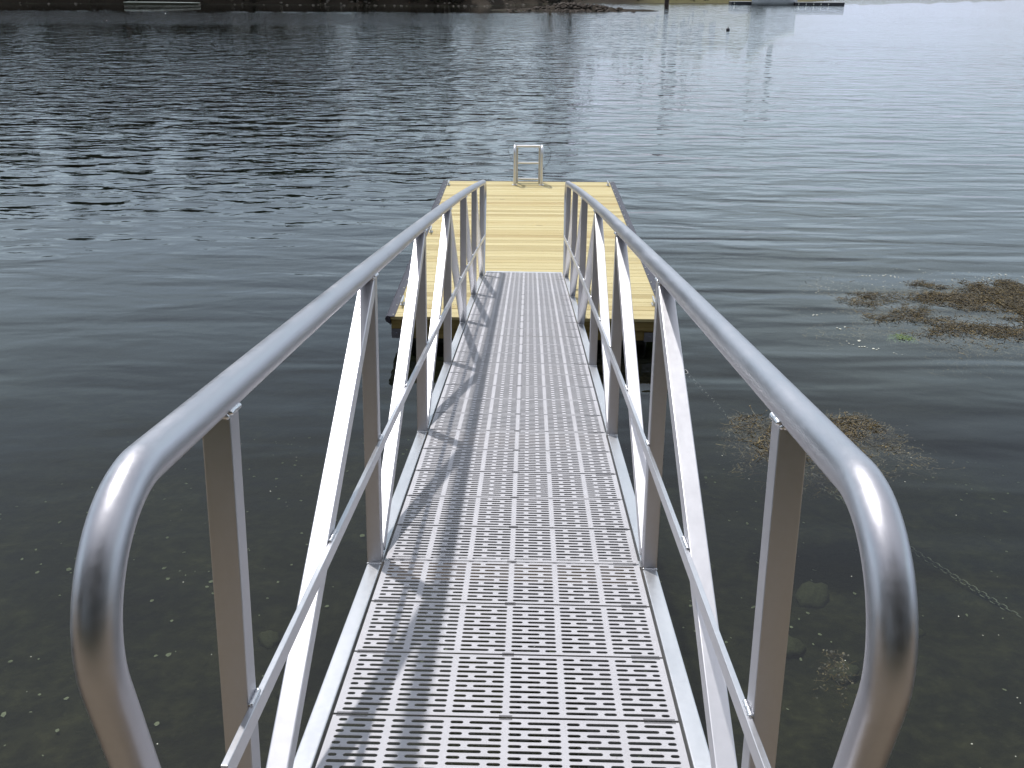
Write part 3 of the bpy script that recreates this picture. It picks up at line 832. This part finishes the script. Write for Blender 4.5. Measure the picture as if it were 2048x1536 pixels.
b2 = empty('motorboat', Matrix.Translation((41.2, 169.3, 0)) @ Matrix.Rotation(R(196), 4, 'Z'))
tag(b2, 'grey white motorboat moored between two black edged floats far across the water', 'motorboat')
h_, d_, g_ = hull(8.0, 2.7, .95, 16, .3, .85)
h_.build('hull', M['hullgrey'], b2); d_.build('boat_deck', M['floatdeck'], b2); g_.build('gunwale', M['foam'], b2)
m = MB(); m.box(-.4,-.34,-.9,.9,1.1,1.5); m.build('windscreen', M['glassdark'], b2, .02)
def farfloat(x0, x1, y_, lab, ang=0):
    root = empty('mooring_float', Matrix.Translation(((x0+x1)/2, y_, 0)) @ Matrix.Rotation(R(ang), 4, 'Z')); tag(root, lab, 'float', 'floats beside the motorboat')
    L = x1-x0
    m = MB(); m.box(-L/2, L/2, -1.2, 1.2, -.2, .42); m.build('float_body', M['hullblack'], root, .03)
    m = MB(); m.box(-L/2, L/2, -1.23, 1.23, .43, .50); m.build('float_deck', M['floatdeck'], root)
    k = max(2, int(L/1.25)); b0 = None
    for i in range(k-1):
        if b0 is None:
            b = MB(); b.ball((0,0,0), .10, .08, .12); b0 = b.build('fender', M['foam'], root); o = b0
        else: o = copy_obj(b0, root)
        o.location = (-L/2+.5+i*1.25, -1.28, .18)
farfloat(34.6, 38.2, 172.8, 'shorter black edged float left of the distant motorboat')
farfloat(44.8, 53.0, 169.2, 'longer black edged float with white dots right of the distant motorboat', -1)
pl = MB(); pl.tube([(0,0,-1.5),(0,0,0),(.03,0,1.6),(.03,0,3.2)], .4, 14, radii=[.42,.38,.40,.40])
pl.v = [tuple(Vector(v)+Vector((.04*math.sin(v[2]*7+v[0]*9),0,0))) for v in pl.v]
o = pl.build('wooden_piling', M['pilewood']); o.location = (23.0, 168.6, 0); tag(o, 'dark wooden piling standing in the inlet beyond the spit', 'piling')
bu = empty('mooring_buoy', loc=(16.26, 79.9, 0)); tag(bu, 'tiny dark buoy alone on the bright open water', 'buoy')
m = MB(); m.ball((0,0,.06), .16, .16, .14, 12, 8); m.build('buoy_body', M['hullblack'], bu)
m = MB(); m.tube([(0,0,.15),(0,0,.3)], .03, 8); m.build('stem', M['hullblack'], bu)

# ------------------------------------------------------------------ light, sky, camera
sd = Vector((-.234, .425, .946)).normalized()
el = math.asin(sd.z); az = math.atan2(sd.x, sd.y)
sl = bpy.data.lights.new('sun', 'SUN'); sl.energy = 3.1; sl.angle = R(1.4); sl.color = (1.0,.965,.93)
so = bpy.data.objects.new('sun', sl); col.objects.link(so); so.rotation_euler = sd.to_track_quat('Z', 'Y').to_euler(); so.location = sd*30
w = bpy.data.worlds.new('World'); sc.world = w; w.use_nodes = True
nt = w.node_tree; nt.nodes.clear()
def N(t_): return nt.nodes.new('ShaderNode'+t_)
out = N('OutputWorld'); bg = N('Background'); sky = N('TexSky'); sky.sky_type = 'NISHITA'; sky.sun_disc = False
sky.sun_elevation = el; sky.sun_rotation = az; sky.air_density = 1.0; sky.dust_density = 1.5; sky.ozone_density = 1.0
tc = N('TexCoord'); sep = N('SeparateXYZ'); nt.links.new(tc.outputs['Generated'], sep.inputs[0])
def MT(op, a, b=None):
    n = N('Math'); n.operation = op
    for i, x in enumerate((a, b)):
        if x is None: continue
        if isinstance(x, (int,float)): n.inputs[i].default_value = x
        else: nt.links.new(x, n.inputs[i])
    return n.outputs[0]
zc = MT('ADD', MT('MAXIMUM', sep.outputs[2], 0.0), .22)
cmb = N('CombineXYZ'); nt.links.new(MT('DIVIDE', sep.outputs[0], zc), cmb.inputs[0]); nt.links.new(MT('DIVIDE', sep.outputs[1], zc), cmb.inputs[1])
cn = N('TexNoise'); cn.inputs['Scale'].default_value = .9; cn.inputs['Detail'].default_value = 7; cn.inputs['Roughness'].default_value = .55; cn.inputs['Distortion'].default_value = .3
mp = N('Mapping'); mp.inputs[1].default_value = (2.3, 5.1, 0); nt.links.new(cmb.outputs[0], mp.inputs[0]); nt.links.new(mp.outputs[0], cn.inputs['Vector'])
cr_ = N('ValToRGB'); e = cr_.color_ramp.elements; e[0].position = .36; e[0].color = (.55,.55,.55,1); e[1].position = .62; e[1].color = (1,1,1,1)
nt.links.new(cn.outputs['Fac'], cr_.inputs[0])
mixn = N('Mix'); mixn.data_type = 'RGBA'; nt.links.new(cr_.outputs[0], mixn.inputs[0])
nt.links.new(sky.outputs[0], mixn.inputs[6]); 
gr = N('ValToRGB'); e = gr.color_ramp.elements; e[0].position = .0; e[0].color = (5.7,6.1,7.9,1); e[1].position = .95; e[1].color = (6.8,7.0,7.6,1)
q = e.new(.13); q.color = (8.2,10.0,11.5,1); q = e.new(.32); q.color = (6.9,8.3,9.1,1); q = e.new(.46); q.color = (4.9,5.4,6.0,1); q = e.new(.66); q.color = (5.4,5.7,6.3,1)
nt.links.new(sep.outputs[2], gr.inputs[0]); nt.links.new(gr.outputs[0], mixn.inputs[7])
nt.links.new(mixn.outputs[2], bg.inputs[0]); bg.inputs[1].default_value = .12
nt.links.new(bg.outputs[0], out.inputs[0])

cd = bpy.data.cameras.new('camera'); cam = bpy.data.objects.new('camera', cd); col.objects.link(cam); sc.camera = cam
cam.matrix_world = Matrix(((0.999784,-0.012603,0.016524,0.046163),(0.020197,0.401874,-0.915472,-1.877960),(0.004897,0.915608,0.402042,3.764479),(0,0,0,1)))
cd.sensor_fit = 'HORIZONTAL'; cd.sensor_width = 36; cd.lens = 36*1842.02/2048; cd.clip_start = .05; cd.clip_end = 3000
vs_ = sc.view_settings; vs_.view_transform = 'Standard'; vs_.look = 'None'; vs_.exposure = 0; vs_.gamma = 1; vs_.use_curve_mapping = False
sc.cycles.use_adaptive_sampling = True; sc.cycles.adaptive_threshold = .02; sc.cycles.adaptive_min_samples = 16
sc.cycles.max_bounces = 6; sc.cycles.transparent_max_bounces = 16; sc.cycles.glossy_bounces = 5; sc.cycles.diffuse_bounces = 3
sc.cycles.sample_clamp_indirect = 4; sc.cycles.use_denoising = True; sc.cycles.caustics_reflective = False; sc.cycles.caustics_refractive = False
